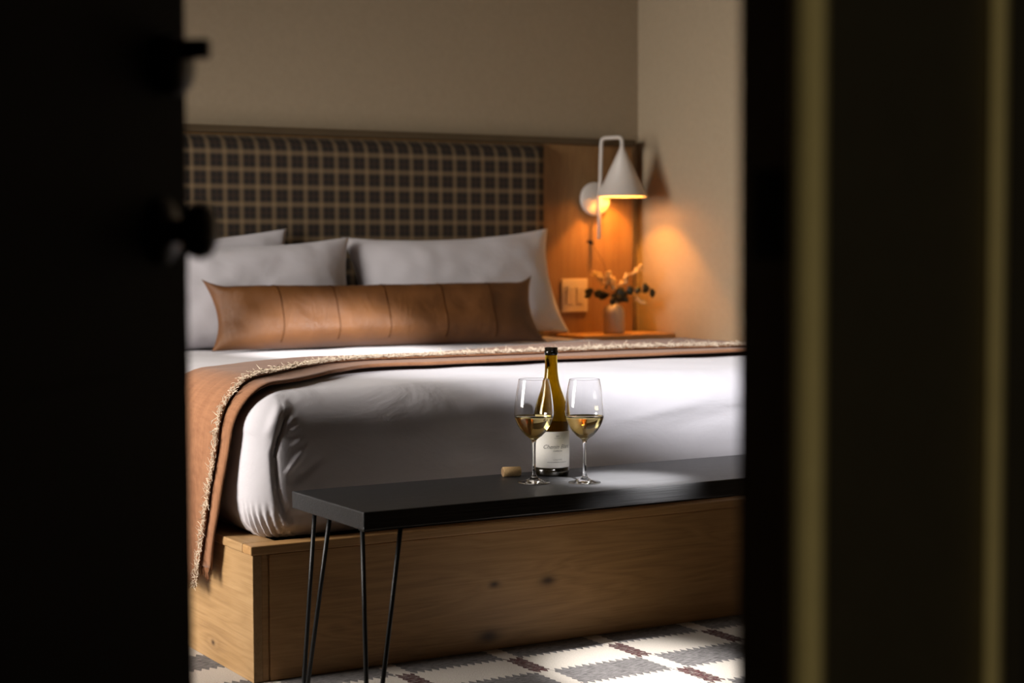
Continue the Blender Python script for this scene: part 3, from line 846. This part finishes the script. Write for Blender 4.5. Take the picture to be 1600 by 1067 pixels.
# ------------------------------------------------------------------ vase and sprigs
V = Vector((3.762, 5.552, .6505))
vase = obj('vase', lathe([(0, 0), (.036, 0), (.041, .003), (.042, .010), (.042, .078), (.0405, .090), (.035, .102), (.026, .111), (.0165, .117), (.0135, .121), (.0135, .130), (.0155, .133), (.013, .134), (.0105, .130), (.0105, .118), (.020, .110), (.030, .100), (.036, .088), (.037, .02), (0, .012)], 56), MAT['ceramic'], None, True)
vase.location = V
tag(vase, 'small cream ceramic bottle vase on the nightstand', 'vase')
mouth = V + Vector((0, 0, .125))
def leafmesh(L, W):
    bm = bmesh.new(); n = 6; mid = []; le = []; ri = []
    for i in range(n + 1):
        t = i / n; wd = W * math.sin(math.pi * min(1, t * .92 + .06)) ** .8 * (1 - .15 * t)
        y = .12 * L * math.sin(t * 2.4)
        mid.append(bm.verts.new((t * L, -y * .3, 0))); le.append(bm.verts.new((t * L, -y * .3 - .15 * wd, wd))); ri.append(bm.verts.new((t * L, -y * .3 - .15 * wd, -wd)))
    for i in range(n):
        bm.faces.new((mid[i], mid[i + 1], le[i + 1], le[i])); bm.faces.new((mid[i], ri[i], ri[i + 1], mid[i + 1]))
    ex = bmesh.ops.extrude_face_region(bm, geom=bm.faces[:])
    for v in [v for v in ex['geom'] if isinstance(v, bmesh.types.BMVert)]: v.co.y += .0012
    bmesh.ops.recalc_face_normals(bm, faces=bm.faces)
    me = bpy.data.meshes.new('leaf'); bm.to_mesh(me); bm.free(); me.materials.append(MAT['leaf'])
    for p in me.polygons: p.use_smooth = True
    return me
LEAF = leafmesh(.038, .0155)
def sprig(name, label, pts, kind, group):
    """pts in (x, y, z) relative to the vase mouth"""
    o = thing(name, label, 'flower sprig' if kind != 'leaf' else 'leaf sprig', mouth, group)
    path = smoothpath([(random.uniform(-.003, .003), random.uniform(-.003, .003), -.06), (0, 0, .004)] + pts, 6)
    bm = bmesh.new(); tube(bm, path, [.0016 - .0008 * i / len(path) for i in range(len(path))], 6); obj('stem', bm, MAT['stem'], o, True)
    rnd = random.Random(len(label) * 7 + int(pts[-1][0] * 1000))
    n = len(path)
    if kind == 'leaf':
        for j, f in enumerate((.42, .52, .62, .72, .8, .88, .95, 1.0)):
            p = path[min(n - 1, int(f * (n - 1)))]
            l = obj('leaf', LEAF, None, o); l.location = p
            l.rotation_euler = (rnd.uniform(-.5, .5), rnd.uniform(-1.9, 1.9) if pts[-1][0] > 0 else math.pi + rnd.uniform(-1.9, 1.9), rnd.uniform(-.7, .4))
            l.scale = (1, 1, 1) if j % 2 else (.8, 1, .8)
    elif kind == 'flower':
        for j in range(13):
            f = .55 + .45 * j / 12
            p = path[min(n - 1, int(f * (n - 1)))]
            bm = bmesh.new()
            for q in range(4):
                rr = rnd.uniform(.0035, .0065)
                m = bmesh.ops.create_icosphere(bm, subdivisions=1, radius=rr)
                dv = Vector((rnd.uniform(-1, 1), rnd.uniform(-1, 1), rnd.uniform(-.6, 1))) * .009
                bmesh.ops.translate(bm, verts=m['verts'], vec=dv)
            b = obj('blossom', bm, MAT['flower'], o, True); b.location = p + Vector((rnd.uniform(-1, 1), rnd.uniform(-1, 1), rnd.uniform(-1, 1))) * .006
    else:
        bm = bmesh.new()
        for q in range(16):
            m = bmesh.ops.create_icosphere(bm, subdivisions=1, radius=rnd.uniform(.005, .008))
            dv = Vector((rnd.uniform(-1, 1), rnd.uniform(-1, 1), rnd.uniform(-1, 1))).normalized() * rnd.uniform(.004, .011)
            bmesh.ops.translate(bm, verts=m['verts'], vec=dv)
        b = obj('bloom', bm, MAT['pod'], o, True); b.location = path[-1]
    return o
def rel(right, upz, toward=0.0):      # right = diagonally across the shelf, metres
    d = Vector((.86, -.51, 0)); b = Vector((-d.y, d.x, 0))
    v = d * right - b * toward; return (v.x, v.y, upz)
G = 'sprigs in the vase'
sprig('leaf_sprig', 'dark leafy sprig drooping out of the vase toward the switch plate', [rel(-.03, .035), rel(-.065, .048, .02), rel(-.10, .022, .02)], 'leaf', G)
sprig('leaf_sprig', 'dark leafy sprig arching from the vase toward the corner wall', [rel(.02, .018, .02), rel(.075, .030, .03), rel(.145, .052, .03)], 'leaf', G)
sprig('leaf_sprig', 'short dark leafy sprig at the mouth of the vase', [rel(-.008, .012, .02), rel(.01, .024, .03), rel(.035, .02, .04)], 'leaf', G)
sprig('flower_sprig', 'tall cream flowering sprig rising toward the room corner', [rel(.02, .05), rel(.055, .10), rel(.11, .135, -.01)], 'flower', G)
sprig('flower_sprig', 'upright cream flowering sprig above the vase', [rel(.0, .04), rel(-.005, .08), rel(-.03, .115, .01)], 'flower', G)
sprig('flower_sprig', 'pale cream flowering sprig bending low past the vase shoulder', [rel(.04, .03), rel(.08, .02, -.01), rel(.12, -.012, -.01)], 'flower', G)
sprig('flower_sprig', 'thin cream flowering sprig leaning toward the lamp rod', [rel(-.025, .05), rel(-.05, .09), rel(-.085, .115)], 'flower', G)
sprig('dried_bloom', 'dark dried bloom on a long thin stem below the lamp', [rel(-.02, .08, .01), rel(-.045, .16, .01), rel(-.093, .235, .0)], 'pod', G)
